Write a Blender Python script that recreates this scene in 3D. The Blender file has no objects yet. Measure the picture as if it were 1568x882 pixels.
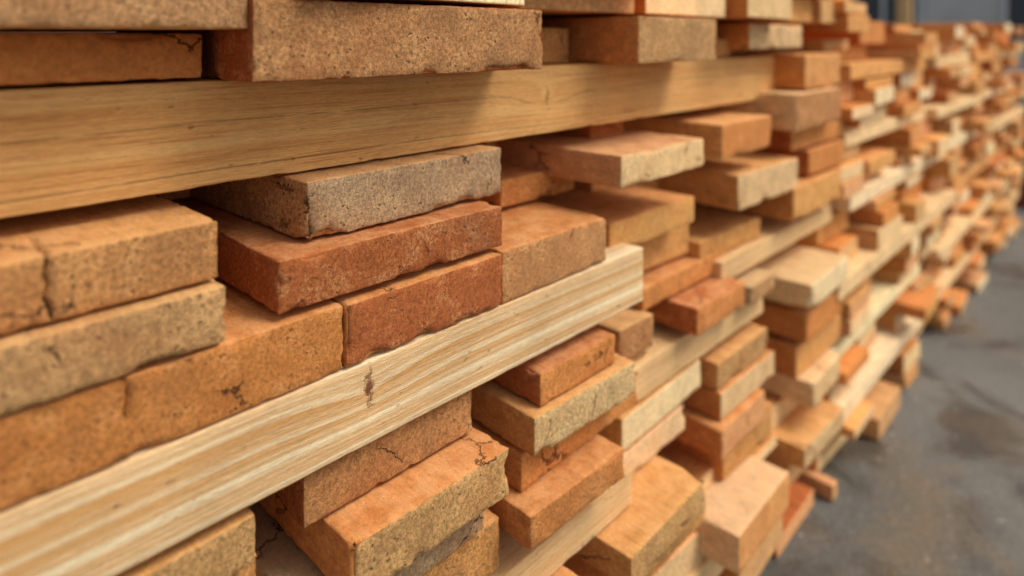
import bpy, math, random
from mathutils import Vector, Matrix, noise
random.seed(11)
S=.5      # layout unit of the stack = 0.5 m
H=1.95    # eye height in layout units
scene=bpy.context.scene
def lin(r,g,b):
    f=lambda v:(v/255/12.92) if v/255<=.04045 else ((v/255+.055)/1.055)**2.4
    return (f(r),f(g),f(b))
COL={'red':lin(192,104,54),'orange':lin(216,140,74),'honey':lin(224,160,92),'brown':lin(160,100,56),
     'tan':lin(212,160,104),'sand':lin(220,168,108),'grey':lin(202,168,124),'pale':lin(238,198,142),'cream':lin(246,216,166),
     'rust':lin(190,108,58),'pink':lin(224,162,108),'mauve':lin(204,144,90),'dark':lin(120,74,46)}
# ---------------------------------------------------------------- node helper
class NT:
    def __init__(s,name):
        s.m=bpy.data.materials.new(name); s.m.use_nodes=True; s.t=s.m.node_tree; s.t.nodes.clear()
    def n(s,typ,ins=None,**kw):
        nd=s.t.nodes.new(typ)
        for k,v in kw.items(): setattr(nd,k,v)
        for k,v in (ins or {}).items():
            sock=nd.inputs[k]
            if isinstance(v,bpy.types.NodeSocket): s.t.links.new(v,sock)
            else: sock.default_value=v
        return nd
    def math(s,op,a,b=0.,c=0.,clamp=False):
        return s.n('ShaderNodeMath',{0:a,1:b,2:c},operation=op,use_clamp=clamp).outputs[0]
    def scale(s,v,vec): return s.n('ShaderNodeVectorMath',{0:v,1:vec},operation='MULTIPLY').outputs[0]
    def noise(s,v,sc,det=3.,rough=.55,dist=0.):
        return s.n('ShaderNodeTexNoise',{'Vector':v,'Scale':sc,'Detail':det,'Roughness':rough,'Distortion':dist}).outputs[0]
    def mr(s,v,a,b,c,d): return s.n('ShaderNodeMapRange',{0:v,1:a,2:b,3:c,4:d}).outputs[0]
    def mix(s,f,a,b,bt='MIX'):
        nd=s.t.nodes.new('ShaderNodeMix'); nd.data_type='RGBA'; nd.blend_type=bt
        for i,v in ((0,f),(6,a),(7,b)):
            if isinstance(v,bpy.types.NodeSocket): s.t.links.new(v,nd.inputs[i])
            else: nd.inputs[i].default_value=v if i==0 else (*v[:3],1)
        return nd.outputs[2]
    def out(s,col,rough,normal=None,spec=.25):
        ins={'Base Color':col,'Roughness':rough,'Specular IOR Level':spec}
        if normal is not None: ins['Normal']=normal
        p=s.n('ShaderNodeBsdfPrincipled',ins); o=s.n('ShaderNodeOutputMaterial'); s.t.links.new(p.outputs[0],o.inputs[0]); return s.m
def gray(nt,v): 
    return nt.n('ShaderNodeCombineColor',{0:v,1:v,2:v}).outputs[0]

def board_material():
    t=NT('sawn_board')
    V=t.n('ShaderNodeAttribute',attribute_name='wc').outputs['Vector']
    T=t.n('ShaderNodeAttribute',attribute_name='tint').outputs['Color']
    K=t.n('ShaderNodeAttribute',attribute_name='kind').outputs['Fac']
    nb=t.n('ShaderNodeTexNoise',{'Vector':V,'Scale':38.,'Detail':4.,'Roughness':.7}); blot=nb.outputs[0]
    hue=t.noise(V,15,2,.6)
    grain=t.noise(t.scale(V,(1,9,9)),22,4,.7)
    speck=t.noise(V,260,5,.9)
    pit=t.n('ShaderNodeTexVoronoi',{'Vector':t.n('ShaderNodeVectorMath',{0:V,1:t.scale(nb.outputs['Color'],(.012,.012,.012))},operation='ADD').outputs[0],'Scale':150.,'Randomness':1.}).outputs['Distance']
    pits=t.mr(pit,.10,.28,0.,1.)
    pits=t.math('MAXIMUM',pits,t.mr(blot,.47,.55,1.,0.))
    cv=t.n('ShaderNodeVectorMath',{0:t.scale(V,(.55,1,1)),1:t.scale(nb.outputs['Color'],(.03,.03,.03))},operation='ADD').outputs[0]
    ck=t.n('ShaderNodeTexVoronoi',{'Vector':cv,'Scale':9.},feature='DISTANCE_TO_EDGE').outputs['Distance']
    crack=t.math('MULTIPLY',t.mr(ck,.003,.010,1.,0.),t.mr(hue,.57,.61,0.,1.))
    sp=t.mr(speck,.37,.63,.48,1.42)
    end=t.math('MULTIPLY',sp,t.mr(pits,0,1,.45,1.))
    sidef=t.math('MULTIPLY',t.mr(grain,.3,.7,.76,1.18),t.mr(speck,.3,.7,.84,1.14))
    f=t.n('ShaderNodeMix',{0:K,2:sidef,3:end}).outputs[0]
    f=t.math('MULTIPLY',f,t.mr(blot,.3,.7,.82,1.16))
    c=t.mix(1.,T,gray(t,f),'MULTIPLY')
    c=t.mix(t.mr(hue,.5,.68,0,.25),c,COL['rust'])
    grit=t.math('MULTIPLY',t.mr(blot,.5,.62,0.,.5),t.mr(speck,.46,.56,0.,1.))
    c=t.mix(t.math('MULTIPLY',grit,t.math('MULTIPLY_ADD',K,.75,.1)),c,lin(234,190,130))
    c=t.mix(t.math('MULTIPLY',t.mr(hue,.44,.34,0.,.28),K),c,lin(140,100,70))
    c=t.mix(t.math('MULTIPLY',crack,.8),c,lin(52,26,14))
    g=t.n('ShaderNodeNewGeometry').outputs['Normal']
    z=t.n('ShaderNodeSeparateXYZ',{0:g}).outputs[2]
    dust=t.math('MULTIPLY',t.mr(z,.55,.95,0,1),t.mr(blot,.35,.65,.0,.5))
    c=t.mix(dust,c,lin(222,174,120))
    hgt=t.math('MULTIPLY',t.math('ADD',speck,t.math('MULTIPLY',pits,.5)),t.math('MULTIPLY_ADD',K,.8,.3))
    hgt=t.math('SUBTRACT',hgt,crack)
    b=t.n('ShaderNodeBump',{'Strength':1.,'Distance':.0026,'Height':hgt})
    return t.out(c,.88,b.outputs[0],.2)
def far_material():
    t=NT('stacked_board')
    V=t.n('ShaderNodeAttribute',attribute_name='wc').outputs['Vector']
    T=t.n('ShaderNodeAttribute',attribute_name='tint').outputs['Color']
    K=t.n('ShaderNodeAttribute',attribute_name='kind').outputs['Fac']
    blot=t.noise(V,24,3,.7)
    fibre=t.noise(t.scale(V,(1,12,12)),14,3,.7)
    sp=t.noise(V,190,2,.8)
    f=t.math('MULTIPLY',t.mr(fibre,.3,.7,.74,1.18),t.mr(blot,.3,.7,.84,1.14))
    f=t.math('MULTIPLY',f,t.n('ShaderNodeMix',{0:K,2:1.,3:t.mr(sp,.36,.64,.6,1.3)}).outputs[0])
    c=t.mix(1.,T,gray(t,f),'MULTIPLY')
    b=t.n('ShaderNodeBump',{'Strength':.5,'Distance':.0015,'Height':sp})
    return t.out(c,.82,b.outputs[0],.22)

def beam_material(name,light,mid,darkc,stops,period,knots,contrast=1.,lines=0.,curve=.012,kdark=.85):
    """sawn softwood: growth bands run the length of the beam (x) and wander gently in z"""
    t=NT(name)
    V=t.n('ShaderNodeAttribute',attribute_name='wc').outputs['Vector']
    xyz=t.n('ShaderNodeSeparateXYZ',{0:V}); x,y,z=xyz.outputs
    low=t.noise(t.scale(V,(1.5,3,3)),1.3,2,.5)
    zz=t.math('ADD',t.math('ADD',z,t.math('MULTIPLY',y,.35)),t.math('MULTIPLY',low,curve))
    kd=None
    for kx,kz,kr in knots:
        dx=t.math('MULTIPLY',t.math('SUBTRACT',x,kx),.35); dz=t.math('SUBTRACT',z,kz)
        d=t.math('SQRT',t.math('ADD',t.math('MULTIPLY',dx,dx),t.math('MULTIPLY',dz,dz)))
        g=t.math('POWER',t.mr(d,0.,kr*3.,1.,0.),2.)
        zz=t.math('ADD',zz,t.math('MULTIPLY',g,period*.9))
        dx2=t.math('MULTIPLY',t.math('SUBTRACT',x,kx),1.7)
        wob=t.math('MULTIPLY',t.math('SUBTRACT',t.noise(V,130,3,.7),.5),kr*1.9)
        d2=t.math('ADD',t.math('SQRT',t.math('ADD',t.math('MULTIPLY',dx2,dx2),t.math('MULTIPLY',t.math('MULTIPLY',dz,dz),.2))),wob)
        k1=t.mr(d2,kr*.2,kr*.6,1.,0.); kd=k1 if kd is None else t.math('MAXIMUM',kd,k1)
    ph=t.n('ShaderNodeCombineXYZ',{0:t.math('MULTIPLY',x,.12),1:0.,2:t.math('DIVIDE',zz,period)}).outputs[0]
    band=t.noise(ph,1.,3,.6)
    fine=t.noise(t.scale(ph,(2.5,1,6)),1.,3,.7)
    f=t.mr(t.math('MULTIPLY_ADD',fine,.45,band),stops[0],stops[1],0.,1.)
    c=t.mix(f,light,mid)
    streak=t.noise(t.scale(V,(1,45,45)),9,4,.75)
    c=t.mix(t.mr(streak,.5,.68,0,.8*contrast,),c,darkc)
    if lines:
        l=t.math('FRACT',t.math('MULTIPLY',zz,lines)); l=t.mr(t.math('ABSOLUTE',t.math('SUBTRACT',l,.5)),0.,.03,1.,0.)
        l=t.math('MULTIPLY',l,t.mr(t.noise(t.scale(V,(5,25,25)),4,4,.7),.34,.48,0,.7))
        c=t.mix(l,c,lin(112,70,36))
    fib=t.noise(t.scale(V,(1,16,16)),90,3,.8)
    c=t.mix(1.,c,gray(t,t.math('MULTIPLY',t.mr(fib,.3,.7,.76,1.2),t.mr(t.noise(V,9,3,.6),.3,.7,.88,1.1))),'MULTIPLY')
    fl=t.noise(t.scale(V,(1,2.2,2.2)),60,2,.6)
    c=t.mix(t.mr(fl,.68,.76,0,.6),c,lin(116,70,38))
    if kd is not None: 
        c=t.mix(t.math('MULTIPLY',kd,kdark),c,t.mix(t.noise(V,260,2,.6),lin(40,20,10),lin(168,98,52)))
    hh=t.math('ADD',fib,t.math('MULTIPLY',streak,.8))
    if kd is not None: hh=t.math('SUBTRACT',hh,kd)
    b=t.n('ShaderNodeBump',{'Strength':.8,'Distance':.0014,'Height':hh})
    return t.out(c,.66,b.outputs[0],.25)

MB=board_material(); MF_=far_material()
MBEAM1=beam_material('honey_pine_beam',lin(240,190,120),lin(218,156,88),lin(184,114,54),(.58,.86),.03,[(.611,.004,.011)],.9,lines=26.,curve=.02,kdark=.6)
MBEAM2=beam_material('pale_pine_beam',lin(252,232,188),lin(220,166,102),lin(188,120,62),(.6,.78),.0135,[(.3127,.012,.0135)],.5,curve=.010,kdark=.95)
MBEAM3=beam_material('plain_pine_beam',lin(244,208,152),lin(224,172,110),lin(190,128,72),(.58,.86),.02,[],.7)

# ---------------------------------------------------------------- board geometry
def lines_between(a,b,r,step,n=None):
    m=max(1,int(round((b-a-2*r)/step))) if n is None else n
    return [a,a+r*.35]+[a+r+(b-a-2*r)*i/m for i in range(m+1)]+[b-r*.35,b]
def grid_box(X,Y,Z):
    """surface lattice of a box; face ids 0:-x 1:+x 2:-y 3:+y 4:-z 5:+z"""
    idx={};V=[];F=[];I=[]
    nx,ny,nz=len(X)-1,len(Y)-1,len(Z)-1
    def g(i,j,k):
        key=(i,j,k)
        v=idx.get(key)
        if v is None:
            v=len(V); idx[key]=v; V.append((X[i],Y[j],Z[k]))
        return v
    for j in range(ny):
        for k in range(nz):
            F.append((g(0,j,k),g(0,j,k+1),g(0,j+1,k+1),g(0,j+1,k)));I.append(0)
            F.append((g(nx,j,k),g(nx,j+1,k),g(nx,j+1,k+1),g(nx,j,k+1)));I.append(1)
    for i in range(nx):
        for k in range(nz):
            F.append((g(i,0,k),g(i+1,0,k),g(i+1,0,k+1),g(i,0,k+1)));I.append(2)
            F.append((g(i,ny,k),g(i,ny,k+1),g(i+1,ny,k+1),g(i+1,ny,k)));I.append(3)
    for i in range(nx):
        for j in range(ny):
            F.append((g(i,j,0),g(i,j+1,0),g(i+1,j+1,0),g(i+1,j,0)));I.append(4)
            F.append((g(i,j,nz),g(i+1,j,nz),g(i+1,j+1,nz),g(i,j+1,nz)));I.append(5)
    return V,F,I
NZ=noise.noise
def shape(V,hx,hy,hz,r,amp,chip,seed):
    out=[]
    o=Vector((seed*3.7,seed*1.3,seed*7.1))
    h=(hx,hy,hz)
    for v in V:
        p=Vector(v); q=Vector([max(-h[a]+r,min(h[a]-r,p[a])) for a in range(3)])
        d=p-q
        if d.length>1e-9: nrm=d.normalized(); p=q+nrm*r
        else: nrm=Vector((0,0,0))
        if amp:
            p=p+nrm*(amp*(NZ(p*7+o)*.5+NZ(p*60+o*2)*.25+NZ(p*190+o)*.45))
            ds=sorted([(h[a]-abs(v[a]),a) for a in range(3)])
            wgt=math.exp(-ds[1][0]/.0036)
            if wgt>.03:
                q2=Vector(v)
                c=max(0.,NZ(q2*24+o*1.7)-.30)*2.0*(.4+abs(NZ(q2*90+o))*1.3)+max(0.,NZ(q2*110+o)-.2)*.4+.13*abs(NZ(q2*210+o))
                c*=chip*wgt*1.4
                for dd,a in ds[:2]: p[a]-=math.copysign(c,v[a])
        out.append(p)
    return out
def write_mesh(name,V,F,tint,kind,wc,mat,smooth=True):
    me=bpy.data.meshes.new(name); me.from_pydata([tuple(v) for v in V],[],F)
    a=me.attributes.new('tint','FLOAT_COLOR','FACE'); a.data.foreach_set('color',[c for t in tint for c in (*t,1.)])
    a=me.attributes.new('kind','FLOAT','FACE'); a.data.foreach_set('value',kind)
    a=me.attributes.new('wc','FLOAT_VECTOR','POINT'); a.data.foreach_set('vector',[c for w in wc for c in w])
    me.materials.append(mat)
    me.polygons.foreach_set('use_smooth',[smooth]*len(F)); me.update()
    return me
def vary(c,a=.08):
    k=1+random.uniform(-a,a); return (min(.92,c[0]*k),c[1]*k*(1+random.uniform(-.03,.03)),c[2]*k*(1+random.uniform(-.06,.06)))
def hero(name,s0,s1,hb,ht,d,side,end,back=.75,yaw=0.,roll=0.,amp=.0010,chip=.006,r=.0012,rough=1.,srough=.5,fine=.005,cracks=()):
    w,dep,tk=(s1-s0)*S,back*S,(ht-hb)*S
    hx,hy,hz=w/2,dep/2,tk/2
    X=lines_between(-hx,hx,r,fine)
    cr=[((cs-(s0+s1)/2)*S,a,b,dd) for cs,a,b,dd in cracks]
    for cx,_,_,_ in cr:
        X=[x for x in X if abs(x-cx)>.003]+[cx-.0016,cx,cx+.0016]
    X.sort()
    ex=min(dep-2*r-.02,.17); n=int(ex/fine)
    Y=[-hy,-hy+r*.35]+[-hy+r+ex*i/n for i in range(n+1)]+[hy-r,hy-r*.35,hy]
    Z=lines_between(-hz,hz,r,min(fine,.006))
    V,F,I=grid_box(X,Y,Z)
    seed=random.uniform(0,40)
    P=shape(V,hx,hy,hz,r,amp,chip,seed)
    for cx,a,b,dd in cr:
        for v,p in zip(V,P):
            u=(v[2]+hz)/(2*hz)
            near=abs(v[0]-cx)
            if near<.0025:
                p.x+=.007*NZ(Vector((seed,v[2]*45,v[1]*30)))+.002*NZ(Vector((seed,v[2]*160,v[1]*90)))
            if near<1e-5 and a<=u<=b:
                if v[1]<-hy+.001: p.y+=dd
                if v[2]>hz-1e-6 and b>=1 and v[1]<-hy+.06: p.z-=dd*(1-(v[1]+hy)/.06)
    sc,ec=vary(COL[side],.05),vary(COL[end],.05)
    off=(random.uniform(-5,5),random.uniform(-5,5),random.uniform(-5,5))
    me=write_mesh(name,P,F,[ec if i==2 else sc for i in I],[rough if i==2 else srough*(.45 if i in(4,5) else 1.) for i in I],
        [(p.y+off[0],p.x+off[1],p.z+off[2]) for p in P],MB)
    for v in me.vertices: v.co.y+=hy
    ob=bpy.data.objects.new(name,me)
    ob.location=((s0+s1)/2*S,-d*S,((hb+ht)/2+H)*S)
    ob.rotation_euler=(0,math.radians(roll),math.radians(yaw))
    bpy.context.collection.objects.link(ob); return ob
def beam(name,s0,s1,hb,ht,d,mat,deep=.12,amp=.0006,chip=.002,r=.0013,fine=.010,tilt=0.):
    w,dep,tk=(s1-s0)*S,deep*S,(ht-hb)*S
    hx,hy,hz=w/2,dep/2,tk/2
    X=lines_between(-hx,hx,r,fine);Y=lines_between(-hy,hy,r,fine);Z=lines_between(-hz,hz,r,fine*.7)
    V,F,I=grid_box(X,Y,Z); P=shape(V,hx,hy,hz,r,amp,chip,random.uniform(0,40))
    cx=(s0+s1)/2*S
    me=write_mesh(name,P,F,[(1,1,1)]*len(F),[0.]*len(F),[(p.x+cx,p.y,p.z) for p in P],mat)
    ob=bpy.data.objects.new(name,me)
    ob.location=(cx,(-d+deep/2)*S,((hb+ht)/2+H)*S); ob.rotation_euler=(0,math.radians(tilt),0)
    bpy.context.collection.objects.link(ob); return ob

# ---------------------------------------------------------------- long beams in front
beam('long_pine_beam',-1.6,2.70,-.232,-.066,-.06,MBEAM1,deep=.45)
beam('long_pine_beam',-1.6,1.468,-.684,-.545,.06,MBEAM2,deep=.3)
beam('long_pine_beam',-.6,1.416,-1.187,-1.10,.06,MBEAM3,deep=.4)
beam('long_pine_beam',1.50,2.36,-1.0,-.902,.0,MBEAM3,deep=.3)
beam('long_pine_beam',2.03,3.10,-.812,-.738,.0,MBEAM3,deep=.3)

B='wooden_board'
R=[ # name, s0,s1,hb,ht,d, side,end, extras
('brick_block',-.30,.42,.014,.16,.06,'sand','tan',{}),
(B,-.25,.40,-.060,.010,-.05,'orange','orange',dict(rough=.2)),
('brick_block',.42,1.04,-.064,.062,.08,'red','mauve',dict(chip=.009,srough=1.,yaw=-1.5)),
(B,1.42,1.83,-.062,.060,.08,'orange','tan',{}),
(B,1.08,1.38,-.062,.03,-.12,'orange','honey',{}),
(B,1.86,2.22,-.062,.0,-.06,'orange','honey',{}),
(B,2.20,2.68,-.035,.056,.02,'orange','pale',{}),
('brick_block',.54,1.01,-.337,-.237,.0,'tan','grey',dict(chip=.008,roll=0,srough=1.)),
('brick_block',.47,.955,-.424,-.342,.05,'rust','rust',dict(chip=.008,srough=.9)),
('brick_block',-.2,.383,-.345,-.262,.05,'honey','honey',dict(srough=.5,rough=.9,cracks=[(.178,.12,1.,.012)])),
('brick_block',-.2,.386,-.429,-.350,.07,'sand','sand',dict(chip=.008)),
('brick_block',-.5,.578,-.541,-.436,.06,'orange','orange',dict(rough=.7,back=.5,cracks=[(.262,.55,1.,.012)],yaw=.2,roll=0)),
('brick_block',.582,.945,-.541,-.437,.062,'orange','rust',dict(rough=.8,back=.5,yaw=0,chip=.010)),
('brick_block',.947,1.308,-.541,-.435,.058,'orange','mauve',dict(rough=.7,back=.5,yaw=0)),
(B,1.334,1.766,-.369,-.288,.08,'pink','pale',dict(rough=.3)),
(B,1.930,2.316,-.379,-.270,.05,'honey','orange',dict(rough=.3)),
(B,1.52,1.685,-.295,-.246,-.15,'rust','rust',dict(rough=.3)),
(B,2.059,2.547,-.567,-.450,.05,'honey','pale',dict(rough=.7)),
(B,1.153,1.444,-.423,-.355,-.15,'orange','orange',{}),
(B,1.406,1.844,-.566,-.486,.0,'orange','honey',dict(rough=.4)),
(B,1.955,2.391,-.734,-.664,-.03,'honey','honey',dict(rough=.4)),
(B,1.735,1.975,-.749,-.680,-.1,'orange','orange',dict(rough=.4)),
(B,1.608,2.107,-.784,-.717,-.03,'orange','orange',dict(rough=.4)),
(B,1.50,1.95,-.70,-.60,-.08,'orange','honey',dict(rough=.4)),
(B,1.756,2.071,-.874,-.793,.06,'rust','orange',dict(rough=.5)),
(B,2.143,2.344,-.898,-.837,.05,'grey','tan',{}),
(B,1.450,1.612,-.869,-.779,.0,'tan','mauve',{}),
(B,1.3,1.62,-.96,-.875,-.02,'honey','tan',{}),
(B,1.040,1.312,-.783,-.714,.08,'rust','orange',dict(rough=.5)),
(B,1.005,1.361,-.870,-.788,.1,'honey','pale',dict(chip=.010)),
(B,1.005,1.474,-.958,-.878,.05,'orange','orange',dict(rough=.5)),
(B,.969,1.290,-1.030,-.962,.12,'orange','orange',dict(rough=.8)),
('brick_block',.517,.881,-.780,-.696,.04,'rust','mauve',dict(srough=.9)),
('brick_block',.556,.904,-.880,-.788,.12,'orange','sand',dict(chip=.010,srough=.35)),
('brick_block',.05,.433,-.775,-.704,.06,'honey','sand',dict(srough=.4)),
('brick_block',.50,.897,-.975,-.895,.06,'grey','grey',{}),
(B,.0,.45,-.90,-.79,.02,'orange','honey',{}),
(B,.45,.95,-1.09,-.985,.04,'orange','honey',{}),
(B,1.45,1.90,-1.10,-1.012,.0,'honey','cream',dict(rough=.3)),
(B,1.42,1.80,-1.19,-1.11,.0,'pink','pale',dict(rough=.3)),
(B,1.968,2.348,-1.132,-1.045,.02,'honey','tan',{}),
(B,1.970,2.382,-1.225,-1.138,.03,'orange','pale',dict(rough=.5)),
(B,1.930,2.260,-1.323,-1.230,.05,'orange','pink',dict(rough=.3)),
(B,2.013,2.377,-1.443,-1.330,.02,'orange','honey',{}),
(B,1.272,1.642,-1.275,-1.195,.15,'honey','sand',{}),
(B,.72,1.15,-1.28,-1.195,.12,'orange','sand',{}),
(B,1.829,2.222,-1.567,-1.452,.15,'pale','honey',dict(rough=.3)),
(B,1.30,1.72,-1.37,-1.285,.10,'orange','honey',{}),
(B,2.453,2.848,-1.573,-1.497,.12,'honey','pale',{}),
(B,2.486,2.947,-.998,-.905,.12,'pale','cream',dict(rough=.3)),
(B,2.565,2.978,-1.157,-1.056,.08,'orange','orange',dict(rough=.3)),
(B,2.561,3.032,-1.301,-1.188,.05,'orange','honey',dict(rough=.3)),
(B,2.576,2.896,-1.402,-1.308,.1,'pale','pale',dict(rough=.3)),
(B,2.614,3.075,-.195,-.060,.05,'orange','honey',dict(rough=.4)),
(B,2.467,2.961,-.343,-.205,.08,'pale','mauve',{}),
(B,2.594,3.172,-.438,-.355,.02,'rust','orange',dict(rough=.3)),
(B,2.712,3.125,-.550,-.448,.04,'rust','orange',dict(rough=.3)),
(B,2.489,3.025,-.684,-.562,.06,'orange','honey',dict(rough=.3)),
]
for nm,s0,s1,hb,ht,d,sc,ec,kw in R:
    kw=dict(kw)
    if s0>1.2: kw.setdefault('fine',.011); kw.setdefault('chip',.0045)
    kw.setdefault('yaw',random.uniform(-2.,2.))
    kw.setdefault('roll',random.uniform(-.35,.35))
    hero(nm,s0,s1,hb,ht,d,sc,ec,**kw)

# ---------------------------------------------------------------- the rest of the pile (one mass)
MV=[];MF=[];MT=[];MK=[];MW=[]
def mass(s0,s1,hb,ht,d,sc,ec,back=.7,yaw=0.,rough=.4,longgrain=False,roll=0.):
    w,dep,tk=(s1-s0)*S,back*S,(ht-hb)*S; hx,hy,hz=w/2,dep/2,tk/2; r=.0018
    V,F,I=grid_box([-hx,-hx+r,hx-r,hx],[-hy,-hy+r,hy-r,hy],[-hz,-hz+r,hz-r,hz])
    n0=len(MV)
    M=Matrix.Translation(((s0+s1)/2*S,-d*S,((hb+ht)/2+H)*S))@Matrix.Rotation(math.radians(yaw),4,'Z')@Matrix.Rotation(math.radians(roll),4,'Y')@Matrix.Translation((0,hy,0))
    off=(random.uniform(-5,5),random.uniform(-5,5),random.uniform(-5,5))
    for v in V:
        p=Vector(v); q=Vector([max(-h+r,min(h-r,c)) for h,c in zip((hx,hy,hz),p)]); dd=p-q
        if dd.length>1e-9: p=q+dd.normalized()*r
        MV.append(tuple(M@p))
        MW.append((p.x+off[0],p.y+off[1],p.z+off[2]) if longgrain else (p.y+off[0],p.x+off[1],p.z+off[2]))
    for f,i in zip(F,I):
        MF.append(tuple(a+n0 for a in f)); MT.append(ec if i==2 else sc); MK.append(rough if i==2 else .15)
sides=['orange','honey','orange','orange','honey','orange','honey','rust','tan','pink']
ends=['pale','sand','honey','sand','orange','tan','pink','pale','honey','cream']
def fill_column(s0,s1,h0,h1,dbase,dvar,thick=(.055,.07,.085,.105),sk=sides,ek=ends):
    h=h0
    while h<h1-.04:
        t=random.choice(thick)
        if h+t>h1-.03: t=h1-h
        if t>.15: t*=.5
        gap=.003+ (random.random()<.16)*random.uniform(.02,.05)
        if t<.03: break
        a=s0+random.uniform(-.03,.08); b=s1+random.uniform(-.08,.03)
        d=dbase+random.uniform(-dvar,dvar)
        mass(a,b,h,h+t-.004,d,vary(COL[random.choice(sk)],.12),vary(COL[random.choice(ek)],.1),yaw=random.gauss(0,1.8),roll=random.uniform(-.4,.4),rough=random.choice([.2,.3,.5,.8]))
        h+=t+gap*.6
rs=['brown','rust','orange','honey']
s=-1.9
while s<3.1:
    w=random.uniform(.28,.5)
    fill_column(s,s+w,-1.945,.62,-.42 if s<1.4 else -.3,.09,sk=rs,ek=rs+['tan'])
    s+=w+random.uniform(.0,.05)
bands=[(-1.72,-1.64),(-1.43,-1.36),(-1.10,-1.02),(-.79,-.71),(-.50,-.43),(-.19,-.11)]
s=3.06
cols=[]
while s<8.75:
    w=random.uniform(.32,.48); cols.append((s,s+w)); s+=w+random.uniform(.02,.2)
for ci,(a,b) in enumerate(cols):
    top=.34 if a<3.3 else (.10+random.uniform(-.03,.05)) 
    lev=[-1.945]+[x for bd in bands for x in bd]+[top]
    cb=random.uniform(-.03,.05)
    for k in range(0,len(lev),2):
        fill_column(a,b,lev[k],lev[k+1],cb,.11)
for lo,hi in bands:
    s=2.9 if lo<-1. else 3.2
    while s<8.9:
        L=random.uniform(.9,2.4)
        c=vary(COL[random.choice(['pale','cream','honey','pale'])],.06)
        mass(s,min(s+L,9.05),lo+.004,hi-.004,random.uniform(.02,.10),c,c,back=.34,longgrain=True,rough=.05)
        s+=L+random.uniform(.02,.35)
s=3.0
while s<8.7:
    w=random.uniform(.4,.6); fill_column(s,s+w,-1.945,.05,-.34,.05,thick=(.1,.14),sk=rs,ek=rs); s+=w+.01
for (a,b) in [(-1.5,-.9),(-.88,-.34),(-.3,.38),(.42,1.0),(1.05,1.5),(1.53,1.98),(2.0,2.42),(2.45,2.9),(2.92,3.3)]:
    lo=.17 if a<.4 else .07
    fill_column(a,b,lo,.62 if a<3 else .4,.03,.07)
for (a,b) in [(.0,.5),(.55,1.0),(1.05,1.45),(1.5,1.95),(2.0,2.42),(2.46,2.86),(2.88,3.04)]:
    fill_column(a,b,-1.945,-1.70,.0,.08)
    fill_column(a,b,-1.60,-1.585 if a>1.7 else -1.38,.0,.08)
fill_column(2.02,2.42,-1.60,-1.45,.0,.05)
mass(.6,2.3,-1.69,-1.60,.04,COL['pale'],COL['pale'],back=.3,longgrain=True,rough=.05)
mass(1.9,3.3,-1.50,-1.415,-.02,COL['honey'],COL['pale'],back=.3,longgrain=True,rough=.05)
for (a,b) in [(-1.5,-.95),(-.92,-.55)]:
    fill_column(a,b,-.54,-.24,.03,.05)
    fill_column(a,b,-1.945,-.70,.03,.05)
me=write_mesh('stacked_lumber_pile',MV,MF,MT,MK,MW,MF_,smooth=False)
ob=bpy.data.objects.new('stacked_lumber_pile',me); bpy.context.collection.objects.link(ob)

# ---------------------------------------------------------------- ground
def ground():
    t=NT('yard_concrete')
    V=t.n('ShaderNodeTexCoord').outputs['Object']
    a=t.noise(V,1.1,5,.6); b=t.noise(V,3.2,4,.6,.6); f=t.noise(V,90,4,.85)
    c=t.mix(t.mr(a,.35,.65,0,1),lin(114,111,103),lin(92,90,84))
    c=t.mix(t.mr(b,.52,.64,0,.75),c,lin(62,58,53))
    c=t.mix(t.mr(t.noise(V,2.1,4,.65),.52,.66,0,.6),c,lin(118,100,74))
    c=t.mix(1.,c,gray(t,t.mr(f,.3,.7,.55,1.45)),'MULTIPLY')
    c=t.mix(t.mr(t.noise(V,40,2,.6),.68,.73,0,.7),c,lin(176,166,150))
    r=t.mr(b,.48,.62,.7,.22)
    bp=t.n('ShaderNodeBump',{'Strength':.6,'Distance':.004,'Height':f})
    return t.out(c,r,bp.outputs[0],.4)
me=bpy.data.meshes.new('ground'); G=400
me.from_pydata([(-G,-G,0),(G,-G,0),(G,G,0),(-G,G,0)],[],[(0,1,2,3)]); me.materials.append(ground())
bpy.context.collection.objects.link(bpy.data.objects.new('ground',me))

def simple(name,col,rough=.6,var=.15,sc=8.):
    t=NT(name); V=t.n('ShaderNodeTexCoord').outputs['Object']
    c=t.mix(1.,col,gray(t,t.mr(t.noise(V,sc,4,.6),.3,.7,1-var,1+var)),'MULTIPLY')
    return t.out(c,rough,None,.3)
def boxes(name,bl,mat,parent=None,bev=0.):
    V=[];F=[]
    for (x0,x1,y0,y1,z0,z1) in bl:
        n=len(V); V+=[(x0,y0,z0),(x1,y0,z0),(x1,y1,z0),(x0,y1,z0),(x0,y0,z1),(x1,y0,z1),(x1,y1,z1),(x0,y1,z1)]
        F+=[tuple(n+i for i in f) for f in ((0,3,2,1),(4,5,6,7),(0,1,5,4),(1,2,6,5),(2,3,7,6),(3,0,4,7))]
    me=bpy.data.meshes.new(name); me.from_pydata(V,[],F); me.materials.append(mat)
    o=bpy.data.objects.new(name,me); bpy.context.collection.objects.link(o)
    if bev:
        m=o.modifiers.new('b','BEVEL'); m.width=bev; m.segments=2
    if parent: o.parent=parent
    return o
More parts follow.
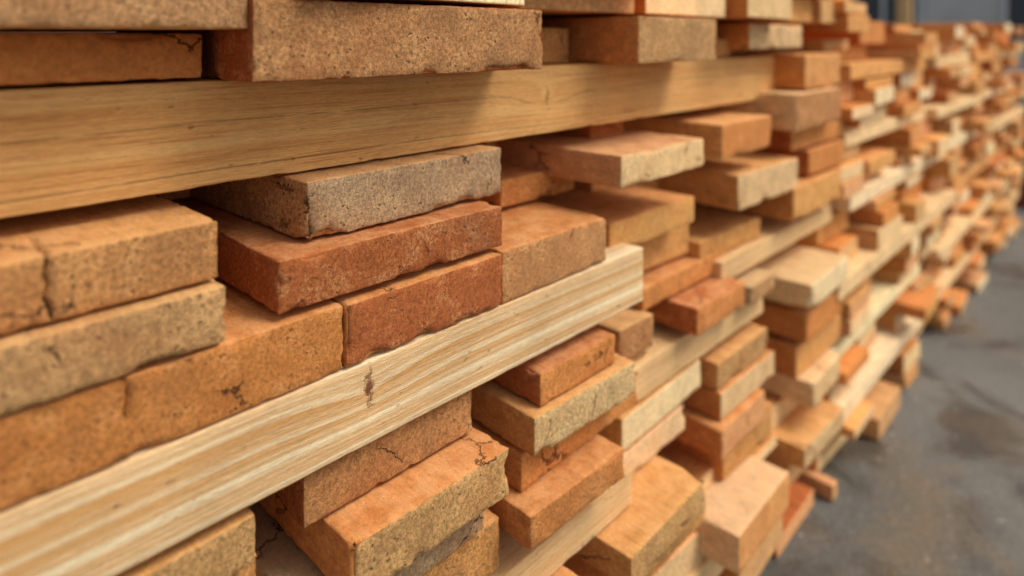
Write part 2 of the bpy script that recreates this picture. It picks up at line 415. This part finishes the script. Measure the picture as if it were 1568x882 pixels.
# warehouse behind the yard
e=bpy.data.objects.new('warehouse_building',None); bpy.context.collection.objects.link(e)
X0=13.
win=[];fr=[]
boxes('walls',[(X0,X0+8,-7,14,0,5.2)],simple('grey_cladding',lin(190,190,188),.6,.12,1.5),e)
for i in range(9):
    y=-6.9+i*2.3
    win.append((X0-.02,X0+.0,y,y+1.05,.95,2.9))
    fr+= [(X0-.07,X0-.022,y-.06,y,.9,2.95),(X0-.07,X0-.022,y+1.05,y+1.11,.9,2.95),(X0-.07,X0-.022,y+.001,y+1.049,2.9,2.95),(X0-.07,X0-.022,y+.001,y+1.049,.9,.95),(X0-.06,X0-.022,y+.5,y+.55,.951,2.899)]
boxes('windows',[(a-.001,b-.003,c,d,g,h) for a,b,c,d,g,h in win],simple('dark_glass',lin(64,70,76),.25),e)
boxes('window_frames',fr,simple('pale_frame',lin(200,202,204),.5),e)
boxes('eaves',[(X0-.3,X0+8.2,-7.2,14.2,5.203,5.4)],simple('dark_eaves',lin(70,74,80),.5),e)
boxes('wooden_post',[(7.9,8.02,1.28,1.40,0,2.2),(7.86,8.06,1.24,1.44,2.203,2.24)],simple('post_wood',lin(196,160,110),.7,.2,20),None,.006)

def drum():
    prof=[(0,0),(.27,0),(.29,.01),(.29,.03),(.28,.04),(.28,.26),(.29,.28),(.28,.30),(.28,.54),(.29,.56),(.28,.58),(.28,.80),(.29,.81),(.29,.84),(.275,.845),(.27,.82),(0,.82)]
    V=[];F=[];n=40
    for r,z in prof:
        for i in range(n): V.append((r*.75*math.cos(2*math.pi*i/n),r*.75*math.sin(2*math.pi*i/n),z*.62))
    for k in range(len(prof)-1):
        for i in range(n): F.append((k*n+i,k*n+(i+1)%n,(k+1)*n+(i+1)%n,(k+1)*n+i))
    me=bpy.data.meshes.new('oil_drum'); me.from_pydata(V,[],F); me.materials.append(simple('red_paint',lin(132,50,40),.5))
    o=bpy.data.objects.new('oil_drum',me); o.location=(4.98,.0,0.001); bpy.context.collection.objects.link(o)
drum()

# ---------------------------------------------------------------- light
w=bpy.data.worlds.new('World'); scene.world=w; w.use_nodes=True; nt=w.node_tree
sky=nt.nodes.new('ShaderNodeTexSky'); sky.sky_type='NISHITA'; sky.sun_disc=False
el,az=math.radians(54),math.radians(146)
sky.sun_elevation=el; sky.sun_rotation=az; sky.air_density=1.; sky.dust_density=4.; sky.ozone_density=.5
hs=nt.nodes.new('ShaderNodeHueSaturation'); hs.inputs['Saturation'].default_value=.35
bg=nt.nodes['Background']; bg.inputs[1].default_value=.15; nt.links.new(sky.outputs[0],hs.inputs['Color']); nt.links.new(hs.outputs[0],bg.inputs[0])
L=bpy.data.lights.new('sun','SUN'); L.energy=2.0; L.angle=math.radians(26); L.color=(1,.93,.83)
lo=bpy.data.objects.new('sun',L); bpy.context.collection.objects.link(lo)
dirv=Vector((math.sin(az)*math.cos(el),math.cos(az)*math.cos(el),math.sin(el)))
lo.rotation_euler=dirv.to_track_quat('Z','Y').to_euler()

# ---------------------------------------------------------------- camera
cam=bpy.data.cameras.new('camera'); co=bpy.data.objects.new('camera',cam); bpy.context.collection.objects.link(co)
co.location=(0,-1*S,H*S); th=math.atan(.966)
co.rotation_euler=(math.radians(90),0,-(math.pi/2-th))
cam.sensor_width=36; cam.lens=36*1000/1568; cam.shift_y=-(441-60)/1568; cam.clip_start=.02; cam.clip_end=1000
cam.dof.use_dof=True; cam.dof.focus_distance=1.16*S; cam.dof.aperture_fstop=2.1
scene.camera=co
scene.view_settings.view_transform='Standard'; scene.view_settings.look='None'; scene.view_settings.exposure=0
